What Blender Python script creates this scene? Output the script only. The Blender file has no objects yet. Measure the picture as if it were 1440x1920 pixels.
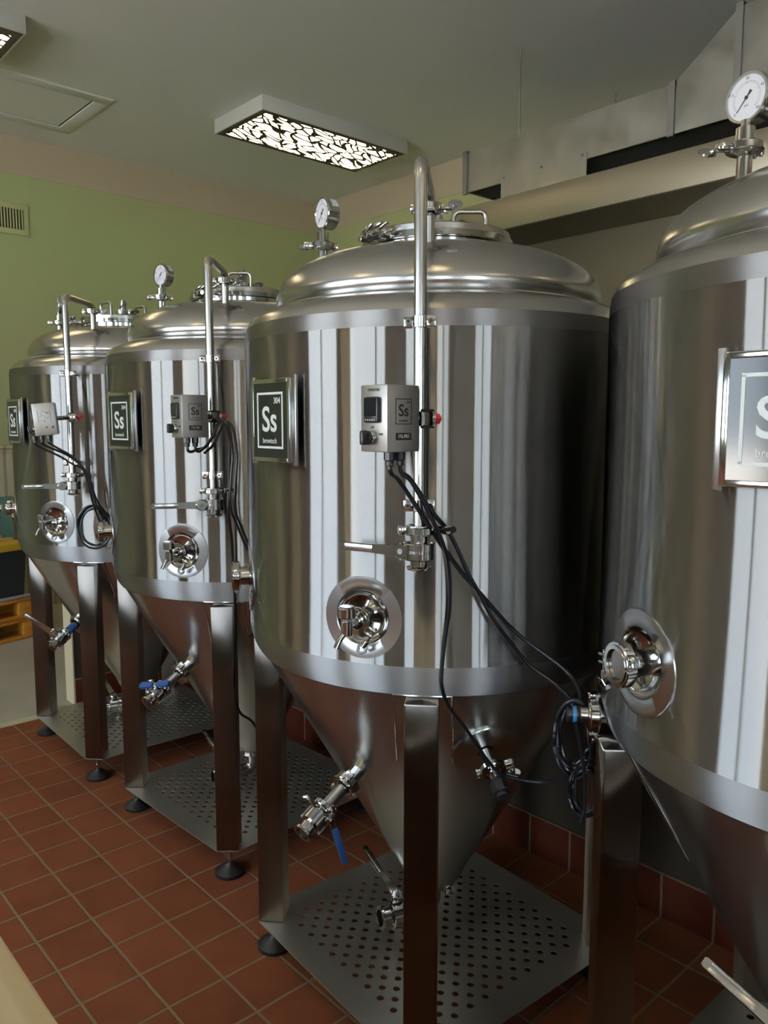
import bpy, bmesh, math, random
from mathutils import Matrix, Vector
R = math.radians
scene = bpy.context.scene
COL = scene.collection

# ------------------------------------------------------------------ camera, sky, exposure
cam_d = bpy.data.cameras.new('camera')
cam_d.sensor_fit = 'VERTICAL'; cam_d.sensor_height = 24.0; cam_d.lens = 18.517
cam_d.clip_start = 0.02; cam_d.clip_end = 200
cam = bpy.data.objects.new('camera', cam_d); COL.objects.link(cam)
cam.location = (0, 0, 1.55); cam.rotation_euler = (R(90 - 6.509), 0, R(-42.19))
scene.camera = cam
scene.view_settings.view_transform = 'Standard'; scene.view_settings.look = 'None'
scene.view_settings.gamma = 1.0; scene.view_settings.use_curve_mapping = False
scene.view_settings.exposure = 0.28
try:
    scene.cycles.use_denoising = True; scene.cycles.denoiser = 'OPENIMAGEDENOISE'
    scene.cycles.max_bounces = 10; scene.cycles.glossy_bounces = 7; scene.cycles.diffuse_bounces = 4
    scene.cycles.sample_clamp_indirect = 6.0; scene.cycles.caustics_reflective = False; scene.cycles.caustics_refractive = False
except Exception: pass
SUN = 160.0
SKY = 8.5                                   # overcast daylight outside the windows
LAMP = 5.5                                  # ceiling lamps
world = bpy.data.worlds.new('world'); scene.world = world; world.use_nodes = True
bg = world.node_tree.nodes['Background']; bg.inputs[0].default_value = (0.74, 0.87, 1.0, 1); bg.inputs[1].default_value = SKY
sun_d = bpy.data.lights.new('sun', 'SUN'); sun_d.energy = SUN; sun_d.angle = R(0.6); sun_d.color = (1.0, 0.95, 0.88)
sun = bpy.data.objects.new('sun', sun_d); COL.objects.link(sun); sun.rotation_euler = (0, R(28), R(20))   # high, from behind the building: only the paving outside is sunlit

# ------------------------------------------------------------------ room dimensions
XW, XE, YS, YN, H = -3.8, 5.24, -5.5, 6.83, 3.8
TILE_Y = 4.19                               # the tiles end here, bare concrete beyond
WINDOWS_W = [(2.4, 4.5), (-0.25, 1.7), (-2.15, -1.4), (-5.2, -3.8)]
WINDOW_S = (-1.9, -0.6)
WZ0, WZ1 = 0.30, 2.95
SILLS = [0.90, 0.90, 0.90, 0.90, 0.90]             # sill heights of windows 1 to 5
for i, (a, b) in enumerate(WINDOWS_W + [WINDOW_S]):      # sky portals in the window openings
    L = bpy.data.lights.new('window_portal', 'AREA'); L.shape = 'RECTANGLE'; L.size = b - a; L.size_y = WZ1 - SILLS[i]
    L.cycles.is_portal = True
    o = bpy.data.objects.new('window_portal', L); COL.objects.link(o)
    if i < 4: o.location = (XW - 0.12, (a + b) / 2, (SILLS[i] + WZ1) / 2); o.rotation_euler = (R(90), 0, R(-90))
    else: o.location = ((a + b) / 2, YS - 0.12, (SILLS[i] + WZ1) / 2); o.rotation_euler = (R(90), 0, 0)

# ------------------------------------------------------------------ materials
def srgb(r, g, b):
    f = lambda c: (c / 255 / 12.92) if c / 255 <= 0.04045 else ((c / 255 + 0.055) / 1.055) ** 2.4
    return (f(r), f(g), f(b), 1)
MATS = {}
def mat(name, color, rough=0.5, metal=0.0, noise=None, bump=None, spec=0.5, aniso=None, emit=None, rnoise=None, coat=0):
    m = bpy.data.materials.new(name); m.use_nodes = True; MATS[name] = m
    nt = m.node_tree; N = nt.nodes; L = nt.links; p = N['Principled BSDF']
    p.inputs['Base Color'].default_value = color if len(color) == 4 else (*color, 1)
    p.inputs['Roughness'].default_value = rough; p.inputs['Metallic'].default_value = metal
    p.inputs['Specular IOR Level'].default_value = spec
    if coat: p.inputs['Coat Weight'].default_value = coat; p.inputs['Coat Roughness'].default_value = 0.1
    tc = N.new('ShaderNodeTexCoord')
    def nz(scale, detail=3):
        mp = N.new('ShaderNodeMapping'); mp.inputs['Scale'].default_value = scale
        L.new(tc.outputs['Object'], mp.inputs[0])
        t = N.new('ShaderNodeTexNoise'); t.inputs['Scale'].default_value = 1; t.inputs['Detail'].default_value = detail
        L.new(mp.outputs[0], t.inputs['Vector']); return t.outputs['Fac']
    if noise:                                # (scale xyz, low colour, high colour)
        r = N.new('ShaderNodeValToRGB'); r.color_ramp.elements[0].color = noise[1]; r.color_ramp.elements[1].color = noise[2]
        r.color_ramp.elements[0].position = 0.3; r.color_ramp.elements[1].position = 0.7
        L.new(nz(noise[0]), r.inputs[0]); L.new(r.outputs[0], p.inputs['Base Color'])
    if rnoise:                               # (scale xyz, low roughness, high roughness)
        r = N.new('ShaderNodeMapRange'); r.inputs['From Min'].default_value = 0.3; r.inputs['From Max'].default_value = 0.7
        r.inputs['To Min'].default_value = rnoise[1]; r.inputs['To Max'].default_value = rnoise[2]
        L.new(nz(rnoise[0], 4), r.inputs['Value']); L.new(r.outputs[0], p.inputs['Roughness'])
    if bump:                                 # (scale xyz, strength, distance)
        b = N.new('ShaderNodeBump'); b.inputs['Strength'].default_value = bump[1]; b.inputs['Distance'].default_value = bump[2]
        L.new(nz(bump[0]), b.inputs['Height']); L.new(b.outputs[0], p.inputs['Normal'])
    if aniso is not None:
        p.inputs['Anisotropic'].default_value = aniso; p.inputs['Anisotropic Rotation'].default_value = 0.25
        t = N.new('ShaderNodeTangent'); t.direction_type = 'RADIAL'; t.axis = 'Z'
        L.new(t.outputs[0], p.inputs['Tangent'])
    if emit:
        p.inputs['Emission Color'].default_value = emit[0]; p.inputs['Emission Strength'].default_value = emit[1]
    return m
STEEL = (0.56, 0.555, 0.54)
def brushed(name, color, rough, an, bump, rot=0.0):   # circumferential brushing: sharp around the vessel, smeared up and down
    m = bpy.data.materials.new(name); m.use_nodes = True; nt = m.node_tree; N = nt.nodes; L = nt.links
    N.remove(N['Principled BSDF']); g = N.new('ShaderNodeBsdfAnisotropic'); L.new(g.outputs[0], N['Material Output'].inputs[0])
    g.inputs['Color'].default_value = (*color, 1); g.inputs['Roughness'].default_value = rough; g.inputs['Anisotropy'].default_value = an; g.inputs['Rotation'].default_value = rot
    t = N.new('ShaderNodeTangent'); t.direction_type = 'RADIAL'; t.axis = 'Z'; L.new(t.outputs[0], g.inputs['Tangent'])
    tc = N.new('ShaderNodeTexCoord'); mp = N.new('ShaderNodeMapping'); mp.inputs['Scale'].default_value = bump[0]; L.new(tc.outputs['Object'], mp.inputs[0])
    nz = N.new('ShaderNodeTexNoise'); nz.inputs['Scale'].default_value = 1; nz.inputs['Detail'].default_value = 2; L.new(mp.outputs[0], nz.inputs['Vector'])
    b = N.new('ShaderNodeBump'); b.inputs['Strength'].default_value = bump[1]; b.inputs['Distance'].default_value = bump[2]; L.new(nz.outputs['Fac'], b.inputs['Height']); L.new(b.outputs[0], g.inputs['Normal'])
    return m
M_brushed = brushed('steel_brushed_shell', STEEL, 0.27, 0.96, ((2.2, 2.2, 1.0), 0.3, 0.004))
M_hazy = brushed('steel_hazy_band', (0.43, 0.43, 0.43), 0.48, 0.72, ((2.2, 2.2, 1.0), 0.15, 0.004))
M_satin = mat('steel_satin', (0.47, 0.465, 0.45), 0.215, 1, rnoise=((3, 3, 3), 0.20, 0.23))
M_cone = mat('steel_satin_cone', STEEL, 0.25, 1, aniso=0.6, bump=((2, 2, 2), 0.2, 0.004))
M_polish = mat('steel_polished', (0.54, 0.53, 0.51), 0.11, 1)
M_pipe = mat('steel_pipe', (0.48, 0.465, 0.44), 0.23, 1)
M_leg = brushed('steel_leg', (0.40, 0.36, 0.32), 0.36, 0.88, ((3, 3, 1.5), 0.05, 0.002), 0.25)   # brushed along its length
M_plate = mat('steel_plate', (0.52, 0.50, 0.43), 0.42, 0.95, rnoise=((3, 3, 3), 0.38, 0.48))
M_collar = mat('steel_collar', (0.46, 0.455, 0.45), 0.24, 1, rnoise=((4, 4, 4), 0.2, 0.28))
M_galv = mat('galvanised_sheet', (0.50, 0.49, 0.45), 0.36, 1, noise=((5, 5, 5), (0.42, 0.41, 0.37, 1), (0.52, 0.51, 0.46, 1)), rnoise=((7, 7, 7), 0.28, 0.46))
M_galvd = mat('galvanised_flange', (0.20, 0.20, 0.19), 0.5, 1)
M_hood = mat('hood_steel', (0.40, 0.36, 0.28), 0.38, 1, rnoise=((1.5, 1.5, 1.5), 0.34, 0.44))
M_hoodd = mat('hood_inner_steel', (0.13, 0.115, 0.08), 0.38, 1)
M_box = mat('controller_steel', (0.42, 0.40, 0.37), 0.42, 0.92)
M_duct_shade = mat('duct_inside_shade', (0.012, 0.012, 0.012), 0.9)  # black colour stands for the unlit inside of the duct
M_black = mat('black_rubber', (0.010, 0.011, 0.012), 0.45)
M_cable = mat('black_cable', (0.008, 0.008, 0.010), 0.32)
M_plastic = mat('black_plastic', (0.014, 0.014, 0.016), 0.35)
M_screen = mat('black_screen', (0.01, 0.012, 0.014), 0.08)
M_enamel = mat('black_enamel', (0.010, 0.012, 0.011), 0.12)
M_ink = mat('pale_lettering', (0.62, 0.63, 0.60), 0.4)
M_inkd = mat('dark_lettering', (0.02, 0.02, 0.02), 0.4)
M_red = mat('red_plastic', (0.55, 0.015, 0.03), 0.3)
M_blue = mat('blue_vinyl', (0.02, 0.075, 0.24), 0.5)
M_film = mat('blue_film', (0.05, 0.20, 0.42), 0.3)
M_dial = mat('white_dial', (0.72, 0.73, 0.76), 0.3)
M_ceil = mat('ceiling_paint', (0.84, 0.85, 0.79), 0.85, noise=((0.7, 0.7, 0.7), (0.82, 0.84, 0.78, 1), (0.87, 0.87, 0.80, 1)))
M_green = mat('green_paint', (0.31, 0.34, 0.16), 0.75, noise=((0.6, 0.6, 0.6), (0.27, 0.335, 0.15, 1), (0.32, 0.335, 0.17, 1)))
M_sage = mat('sage_grey_paint', (0.33, 0.38, 0.35), 0.75)
M_tan = mat('tan_paint', (0.37, 0.315, 0.22), 0.8)
M_cream = mat('cream_paint', (0.62, 0.55, 0.36), 0.7)
M_beige_shade = mat('beige_paint_shaded', (0.060, 0.043, 0.028), 0.9)  # beige partition colour, darkened to hold the shade behind the vessels
M_white = mat('white_lamp_body', (0.62, 0.62, 0.58), 0.5)
M_frame = mat('window_frame_paint', (0.6, 0.6, 0.58), 0.5)
M_teal = mat('teal_board', (0.10, 0.20, 0.17), 0.6)
M_yellow = mat('yellow_plastic', (0.62, 0.40, 0.03), 0.45)
M_bone = mat('pale_yellow_plastic', (0.50, 0.38, 0.14), 0.5)
M_orange = mat('orange_wood', (0.55, 0.22, 0.02), 0.6, noise=((3, 20, 20), (0.40, 0.15, 0.015, 1), (0.62, 0.27, 0.03, 1)))
M_crate = mat('dark_crate_plastic', (0.018, 0.022, 0.026), 0.5)
M_greyb = mat('grey_board', (0.33, 0.33, 0.36), 0.6)
M_slat = mat('dark_slot', (0.015, 0.017, 0.012), 0.8)
M_grille = mat('grille_paint', (0.42, 0.45, 0.22), 0.6)
M_pave = mat('outdoor_paving', (0.45, 0.44, 0.42), 0.9)
M_conc = mat('concrete_floor', (0.36, 0.33, 0.29), 0.45, noise=((1.6, 1.6, 1.6), (0.30, 0.275, 0.235, 1), (0.42, 0.385, 0.335, 1)))

def wood_mat():
    m = mat('pine_board', (0.6, 0.45, 0.25), 0.45)
    nt = m.node_tree; N = nt.nodes; L = nt.links; p = N['Principled BSDF']
    tc = N.new('ShaderNodeTexCoord'); mp = N.new('ShaderNodeMapping'); mp.inputs['Scale'].default_value = (22, 0.9, 22)
    L.new(tc.outputs['Object'], mp.inputs[0])
    t = N.new('ShaderNodeTexNoise'); t.inputs['Scale'].default_value = 1.6; t.inputs['Detail'].default_value = 2
    L.new(mp.outputs[0], t.inputs['Vector'])
    r = N.new('ShaderNodeValToRGB'); r.color_ramp.elements[0].position = .32; r.color_ramp.elements[1].position = .66
    r.color_ramp.elements[0].color = (0.60, 0.45, 0.24, 1); r.color_ramp.elements[1].color = (0.76, 0.60, 0.38, 1)
    L.new(t.outputs['Fac'], r.inputs[0]); L.new(r.outputs[0], p.inputs['Base Color'])
    return m
M_pine = wood_mat()
M_panel = mat('brown_panel', (0.26, 0.15, 0.09), 0.7)

def tile_mat(name, px, ox, py, oy, base, grout, gw=0.0075, plane='XY', rough=0.7):
    m = mat(name, base, rough, spec=0.08)
    nt = m.node_tree; N = nt.nodes; L = nt.links; p = N['Principled BSDF']
    tc = N.new('ShaderNodeTexCoord'); sp = N.new('ShaderNodeSeparateXYZ'); L.new(tc.outputs['Object'], sp.inputs[0])
    # soft wobble so the joints are hand laid
    wob = N.new('ShaderNodeTexNoise'); wob.inputs['Scale'].default_value = 9; L.new(tc.outputs['Object'], wob.inputs['Vector'])
    def axis(out, pitch, off):
        a = N.new('ShaderNodeMath'); a.operation = 'MULTIPLY_ADD'; L.new(wob.outputs['Fac'], a.inputs[0]); a.inputs[1].default_value = 0.006; L.new(out, a.inputs[2])
        s = N.new('ShaderNodeMath'); s.operation = 'SUBTRACT'; L.new(a.outputs[0], s.inputs[0]); s.inputs[1].default_value = off + 0.003
        d = N.new('ShaderNodeMath'); d.operation = 'DIVIDE'; L.new(s.outputs[0], d.inputs[0]); d.inputs[1].default_value = pitch
        fl = N.new('ShaderNodeMath'); fl.operation = 'FLOOR'; L.new(d.outputs[0], fl.inputs[0])
        pp = N.new('ShaderNodeMath'); pp.operation = 'PINGPONG'; L.new(d.outputs[0], pp.inputs[0]); pp.inputs[1].default_value = 0.5
        mu = N.new('ShaderNodeMath'); mu.operation = 'MULTIPLY'; L.new(pp.outputs[0], mu.inputs[0]); mu.inputs[1].default_value = pitch
        return mu.outputs[0], fl.outputs[0]
    o1, o2 = {'XY': ('X', 'Y'), 'YZ': ('Y', 'Z'), 'XZ': ('X', 'Z')}[plane]
    dx, fx = axis(sp.outputs[o1], px, ox); dy, fy = axis(sp.outputs[o2], py, oy)
    mn = N.new('ShaderNodeMath'); mn.operation = 'MINIMUM'; L.new(dx, mn.inputs[0]); L.new(dy, mn.inputs[1])
    mr = N.new('ShaderNodeMapRange'); mr.inputs['From Min'].default_value = gw / 2 - 0.0008; mr.inputs['From Max'].default_value = gw / 2 + 0.0014
    L.new(mn.outputs[0], mr.inputs['Value'])
    cb = N.new('ShaderNodeCombineXYZ'); L.new(fx, cb.inputs[0]); L.new(fy, cb.inputs[1])
    wn = N.new('ShaderNodeTexWhiteNoise'); L.new(cb.outputs[0], wn.inputs['Vector'])
    n2 = N.new('ShaderNodeTexNoise'); n2.inputs['Scale'].default_value = 7; n2.inputs['Detail'].default_value = 4; L.new(tc.outputs['Object'], n2.inputs['Vector'])
    hs = N.new('ShaderNodeHueSaturation'); hs.inputs['Color'].default_value = base
    v = N.new('ShaderNodeMath'); v.operation = 'MULTIPLY_ADD'; L.new(wn.outputs['Value'], v.inputs[0]); v.inputs[1].default_value = 0.22
    v2 = N.new('ShaderNodeMath'); v2.operation = 'MULTIPLY_ADD'; L.new(n2.outputs['Fac'], v2.inputs[0]); v2.inputs[1].default_value = 0.5; v2.inputs[2].default_value = 0.64
    L.new(v2.outputs[0], v.inputs[2]); L.new(v.outputs[0], hs.inputs['Value'])
    mx = N.new('ShaderNodeMix'); mx.data_type = 'RGBA'; L.new(mr.outputs[0], mx.inputs['Factor'])
    mx.inputs[6].default_value = grout; L.new(hs.outputs[0], mx.inputs[7]); L.new(mx.outputs[2], p.inputs['Base Color'])
    rr = N.new('ShaderNodeMapRange'); rr.inputs['To Min'].default_value = 0.8; rr.inputs['To Max'].default_value = rough; L.new(mr.outputs[0], rr.inputs['Value']); L.new(rr.outputs[0], p.inputs['Roughness'])
    b = N.new('ShaderNodeBump'); b.inputs['Strength'].default_value = 0.5; b.inputs['Distance'].default_value = 0.002; L.new(mr.outputs[0], b.inputs['Height']); L.new(b.outputs[0], p.inputs['Normal'])
    return m
TERRA = (0.175, 0.058, 0.028, 1); GROUT = (0.20, 0.145, 0.09, 1)
M_tile = tile_mat('quarry_tile', 0.168, 1.0455, 0.1703, 1.823, TERRA, GROUT)
M_baseX = tile_mat('quarry_base_tile', 0.1703, 1.823, 0.5, 0.146, (0.12, 0.028, 0.015, 1), GROUT, plane='YZ')
M_baseY = tile_mat('quarry_base_tile_end', 0.168, 1.0455, 0.5, 0.146, (0.12, 0.028, 0.015, 1), GROUT, plane='XZ')

def board_mat():
    m = mat('wainscot_boards', (0.40, 0.36, 0.24), 0.6)
    nt = m.node_tree; N = nt.nodes; L = nt.links; p = N['Principled BSDF']
    tc = N.new('ShaderNodeTexCoord'); w = N.new('ShaderNodeTexWave'); w.wave_type = 'BANDS'; w.bands_direction = 'X'; w.inputs['Scale'].default_value = 4.5; w.inputs['Distortion'].default_value = 0.4
    L.new(tc.outputs['Object'], w.inputs['Vector'])
    r = N.new('ShaderNodeValToRGB'); r.color_ramp.elements[0].color = (0.25, 0.22, 0.14, 1); r.color_ramp.elements[1].color = (0.43, 0.39, 0.27, 1); r.color_ramp.elements[1].position = .4
    L.new(w.outputs['Fac'], r.inputs[0]); L.new(r.outputs[0], p.inputs['Base Color'])
    return m
M_board = board_mat()

def lamp_mat():                              # lit diffuser behind a dark fretwork of leaf shaped openings
    m = bpy.data.materials.new('lit_fretwork_panel'); m.use_nodes = True
    nt = m.node_tree; N = nt.nodes; L = nt.links; p = N['Principled BSDF']
    p.inputs['Roughness'].default_value = 0.5
    tc = N.new('ShaderNodeTexCoord')
    mp = N.new('ShaderNodeMapping'); mp.inputs['Rotation'].default_value = (0, 0, R(-24)); L.new(tc.outputs['Object'], mp.inputs[0])
    m2 = N.new('ShaderNodeMapping'); m2.inputs['Scale'].default_value = (6.2, 17.0, 1); L.new(mp.outputs[0], m2.inputs[0])
    nz = N.new('ShaderNodeTexNoise'); nz.inputs['Scale'].default_value = 0.55; nz.inputs['Detail'].default_value = 0; L.new(m2.outputs[0], nz.inputs['Vector'])
    sc = N.new('ShaderNodeVectorMath'); sc.operation = 'MULTIPLY_ADD'; sc.inputs[1].default_value = (2.2, 2.2, 0); L.new(nz.outputs['Color'], sc.inputs[0]); L.new(m2.outputs[0], sc.inputs[2])
    vo = N.new('ShaderNodeTexVoronoi'); vo.feature = 'DISTANCE_TO_EDGE'; vo.voronoi_dimensions = '2D'; vo.inputs['Scale'].default_value = 1; L.new(sc.outputs[0], vo.inputs['Vector'])
    gt = N.new('ShaderNodeMath'); gt.operation = 'GREATER_THAN'; gt.inputs[1].default_value = 0.13; L.new(vo.outputs['Distance'], gt.inputs[0])
    mx = N.new('ShaderNodeMix'); mx.data_type = 'RGBA'; L.new(gt.outputs[0], mx.inputs['Factor'])
    mx.inputs[6].default_value = (0.045, 0.032, 0.02, 1); mx.inputs[7].default_value = (0.7, 0.68, 0.6, 1); L.new(mx.outputs[2], p.inputs['Base Color'])
    ml = N.new('ShaderNodeMath'); ml.operation = 'MULTIPLY'; ml.inputs[1].default_value = LAMP; L.new(gt.outputs[0], ml.inputs[0])
    p.inputs['Emission Color'].default_value = (1.0, 0.80, 0.46, 1); L.new(ml.outputs[0], p.inputs['Emission Strength'])
    return m
M_fret = lamp_mat()
M_fretd = mat('dark_brown_fretwork', (0.045, 0.032, 0.02), 0.5)

# ------------------------------------------------------------------ mesh builder
I4 = Matrix.Identity(4)
def T(x, y, z): return Matrix.Translation((x, y, z))
def RZ(d): return Matrix.Rotation(R(d), 4, 'Z')
def frame(o, z, up=(0, 0, 1)):              # local Z along z, local Y as near to up as it can be
    z = Vector(z).normalized(); up = Vector(up)
    x = up.cross(z)
    if x.length < 1e-4: x = Vector((1, 0, 0))
    x.normalize(); y = z.cross(x)
    m = Matrix((x, y, z)).transposed().to_4x4(); m.translation = Vector(o); return m
def pol(r, az, z): return Vector((r * math.cos(R(az)), r * math.sin(R(az)), z))
def radial(r, az, z, tilt=0):               # frame on a vessel wall: Z outward (tilted down by tilt), X to the right, Y up
    d = Vector((math.cos(R(az)) * math.cos(R(tilt)), math.sin(R(az)) * math.cos(R(tilt)), -math.sin(R(tilt))))
    return frame(pol(r, az, z), d)

class MB:
    def __init__(s): s.v = []; s.f = []; s.mi = []; s.sm = []; s.mats = []; s.M = I4
    def m(s, mt):
        if mt not in s.mats: s.mats.append(mt)
        return s.mats.index(mt)
    def add(s, vs, fs, mt, M=I4, smooth=True):
        b = len(s.v); k = s.m(mt); MM = s.M @ M
        s.v += [MM @ Vector(p) for p in vs]
        s.f += [tuple(b + i for i in f) for f in fs]; s.mi += [k] * len(fs); s.sm += [smooth] * len(fs)
        return s
    def lathe(s, prof, mt, M=I4, seg=40, a0=0, a1=360):
        vs, fs = [], []; full = abs(a1 - a0 - 360) < 1e-6; n = seg if full else seg + 1
        rings = []
        for (r, h) in prof:
            if r < 1e-6: rings.append([len(vs)]); vs.append((0, 0, h))
            else:
                rings.append(list(range(len(vs), len(vs) + n)))
                for i in range(n):
                    a = R(a0 + (a1 - a0) * i / seg); vs.append((r * math.cos(a), r * math.sin(a), h))
        for A, B in zip(rings, rings[1:]):
            for i in range(seg):
                j = (i + 1) % n if full else i + 1
                if len(A) == 1 and len(B) == 1: continue
                if len(A) == 1: fs.append((A[0], B[j], B[i]))
                elif len(B) == 1: fs.append((A[i], A[j], B[0]))
                else: fs.append((A[i], A[j], B[j], B[i]))
        return s.add(vs, fs, mt, M)
    def cyl(s, r, h0, h1, mt, M=I4, seg=24, c=None):
        c = min(r, abs(h1 - h0)) * 0.12 if c is None else c
        return s.lathe([(0, h0), (r - c, h0), (r, h0 + c), (r, h1 - c), (r - c, h1), (0, h1)], mt, M, seg)
    def ring(s, ri, ro, h0, h1, mt, M=I4, seg=40, c=0.001):
        return s.lathe([(ri, h0), (ro - c, h0), (ro, h0 + c), (ro, h1 - c), (ro - c, h1), (ri, h1), (ri, h0)], mt, M, seg)
    def box(s, sx, sy, sz, mt, M=I4, bev=0.0):
        bm = bmesh.new(); bmesh.ops.create_cube(bm, size=1)
        for v in bm.verts: v.co = Vector((v.co.x * sx, v.co.y * sy, v.co.z * sz))
        if bev > 0: bmesh.ops.bevel(bm, geom=bm.edges[:], offset=bev, segments=2, affect='EDGES', profile=0.5)
        bm.verts.index_update()
        s.add([v.co.copy() for v in bm.verts], [[v.index for v in f.verts] for f in bm.faces], mt, M, False); bm.free(); return s
    def span(s, a, b, mt, bev=0.0):         # axis aligned box between two corners
        return s.box(abs(b[0] - a[0]), abs(b[1] - a[1]), abs(b[2] - a[2]), mt, T((a[0] + b[0]) / 2, (a[1] + b[1]) / 2, (a[2] + b[2]) / 2), bev)
    def poly(s, pts, h, mt, M=I4):          # flat outline extruded from z=0 to z=h
        n = len(pts); vs = [(x, y, 0) for x, y in pts] + [(x, y, h) for x, y in pts]
        fs = [tuple(range(n - 1, -1, -1)), tuple(range(n, 2 * n))] + [(i, (i + 1) % n, n + (i + 1) % n, n + i) for i in range(n)]
        return s.add(vs, fs, mt, M, False)
    def tube(s, pts, r, mt, M=I4, seg=12, bend=0.0, smooth=0, closed=False):
        P = [Vector(p) for p in pts]
        if bend > 0: P = fillet(P, bend)
        if smooth: P = catmull(P, smooth, closed)
        n = len(P); vs, fs = [], []; prev = None
        for i in range(n):
            if closed: d = P[(i + 1) % n] - P[i - 1]
            else: d = P[min(i + 1, n - 1)] - P[max(i - 1, 0)]
            d.normalize()
            if prev is None: u = d.orthogonal().normalized()
            else: u = (prev - d * prev.dot(d)).normalized()
            prev = u; w = d.cross(u)
            for k in range(seg):
                a = 2 * math.pi * k / seg; vs.append(P[i] + (u * math.cos(a) + w * math.sin(a)) * r)
        for i in range(n if closed else n - 1):
            for k in range(seg):
                a, b = i * seg, ((i + 1) % n) * seg
                fs.append((a + k, a + (k + 1) % seg, b + (k + 1) % seg, b + k))
        if not closed: fs.append(tuple(range(seg - 1, -1, -1))); fs.append(tuple((n - 1) * seg + k for k in range(seg)))
        return s.add(vs, fs, mt, M)
    def text(s, body, size, mt, M=I4, ex=0.0004, align='CENTER', sx=1.0, bold=0.0):
        cu = bpy.data.curves.new('t', 'FONT'); cu.body = body; cu.size = size; cu.extrude = ex; cu.align_x = align; cu.align_y = 'CENTER'; cu.offset = bold; cu.resolution_u = 4
        o = bpy.data.objects.new('t', cu); me = bpy.data.meshes.new_from_object(o)
        s.add([(v.co.x * sx, v.co.y, v.co.z) for v in me.vertices], [tuple(p.vertices) for p in me.polygons], mt, M)
        bpy.data.objects.remove(o); bpy.data.curves.remove(cu); bpy.data.meshes.remove(me); return s
    def mesh(s, name, sharp=35):
        me = bpy.data.meshes.new(name); me.from_pydata([tuple(v) for v in s.v], [], s.f)
        for mt in s.mats: me.materials.append(mt)
        me.polygons.foreach_set('material_index', s.mi)
        me.polygons.foreach_set('use_smooth', s.sm); me.update()
        me.set_sharp_from_angle(angle=R(sharp)); return me
def catmull(P, k, closed=False):
    out = []; n = len(P)
    for i in range(n if closed else n - 1):
        p0 = P[i - 1] if (i > 0 or closed) else P[0] * 2 - P[1]
        p1 = P[i]; p2 = P[(i + 1) % n]; p3 = P[(i + 2) % n] if (i + 2 < n or closed) else P[n - 1] * 2 - P[n - 2]
        for j in range(k):
            t = j / k
            out.append(0.5 * ((2 * p1) + (p2 - p0) * t + (2 * p0 - 5 * p1 + 4 * p2 - p3) * t * t + (3 * p1 - p0 - 3 * p2 + p3) * t ** 3))
    if not closed: out.append(P[-1].copy())
    return out
def fillet(P, r, k=7):
    out = [P[0]]
    for a, b, c in zip(P, P[1:], P[2:]):
        u = (a - b).normalized(); w = (c - b).normalized(); ang = u.angle(w)
        if ang > 3.1: out.append(b); continue
        d = min(r / math.tan(ang / 2), (a - b).length * 0.49, (c - b).length * 0.49)
        p, q = b + u * d, b + w * d
        for i in range(k + 1):
            t = i / k; out.append(p * (1 - t) ** 2 + b * 2 * t * (1 - t) + q * t * t)
    out.append(P[-1]); return out
def smooth2(prof, k=5): return [(p.x, p.y) for p in catmull([Vector((a, b, 0)) for a, b in prof], k)]

def link(name, me, parent=None, M=None):
    o = bpy.data.objects.new(name, me); COL.objects.link(o)
    if parent is not None: o.parent = parent
    if M is not None: o.matrix_local = M
    return o
def tag(o, label, cat, group=None, kind=None):
    o['label'] = label; o['category'] = cat
    if group: o['group'] = group
    if kind: o['kind'] = kind
    return o
def empty(name, M): 
    o = bpy.data.objects.new(name, None); o.empty_display_size = 0.1; COL.objects.link(o); o.matrix_world = M; return o
def struct(name, mb, label=None):
    o = link(name, mb.mesh(name)); o['kind'] = 'structure'
    if label: o['label'] = label
    return o
CACHE = {}
def part(parent, name, key, fn, M=None):    # one mesh per kind of part, shared by the four vessels
    if key not in CACHE:
        b = MB(); fn(b); CACHE[key] = b.mesh(name)
    return link(name, CACHE[key], parent, M)

# ------------------------------------------------------------------ the room
b = MB(); b.span((XW, YS, -0.12), (2.34, TILE_Y, 0), M_tile); struct('floor', b)
b = MB(); b.span((XW, TILE_Y, -0.12), (XE, YN, 0), M_conc); b.span((2.34, YS, -0.12), (XE, TILE_Y, 0), M_conc)
struct('floor_concrete', b)
b = MB(); b.span((XW - .2, YS - .2, H), (XE + .2, YN + .2, H + 0.1), M_ceil); struct('ceiling', b)
ZB = 3.508
b = MB(); b.span((XW - .2, YN, 0), (XE + .2, YN + 0.15, ZB), M_green); struct('wall_far', b)
b = MB(); b.span((XW, YN - 0.006, ZB), (XE, YN + 0.15, H), M_tan); struct('trim_1', b)
b = MB(); b.span((XE, YS - .2, 0), (XE + 0.15, YN, ZB), M_green); struct('wall_right', b)
b = MB(); b.span((XE - 0.006, YS, ZB), (XE + 0.15, YN - 0.006, H), M_tan); struct('trim_2', b)
b = MB(); b.span((XW, YN - 0.02, 0), (XE, YN, 1.335), M_board); struct('trim_3', b)
b = MB(); b.span((XW, YN - 0.045, 1.335), (XE, YN, 1.36), M_board, 0.004); b.span((XW, YN - 0.03, 1.30), (XE, YN, 1.335), M_board, 0.004); struct('trim_4', b)
def wall_with_openings(along, pos, c0, c1, holes, d, sills):    # piers, sill walls and headers around each opening
    b = MB()
    def s(u0, u1, z0, z1, mt=M_sage):
        if along == 'Y': b.span((pos - d, u0, z0), (pos, u1, z1), mt)
        else: b.span((u0, pos - d, z0), (u1, pos, z1), mt)
    u = c0
    for (a, e), sl in sorted(zip(holes, sills)):
        s(u, a, 0, ZB); s(a, e, 0, sl); s(a, e, WZ1, ZB); u = e
    s(u, c1, 0, ZB); s(c0, c1, ZB, H, M_tan); return b
struct('wall_left', wall_with_openings('Y', XW, YS - .2, YN + .15, WINDOWS_W, 0.2, SILLS[:4]))
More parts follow.
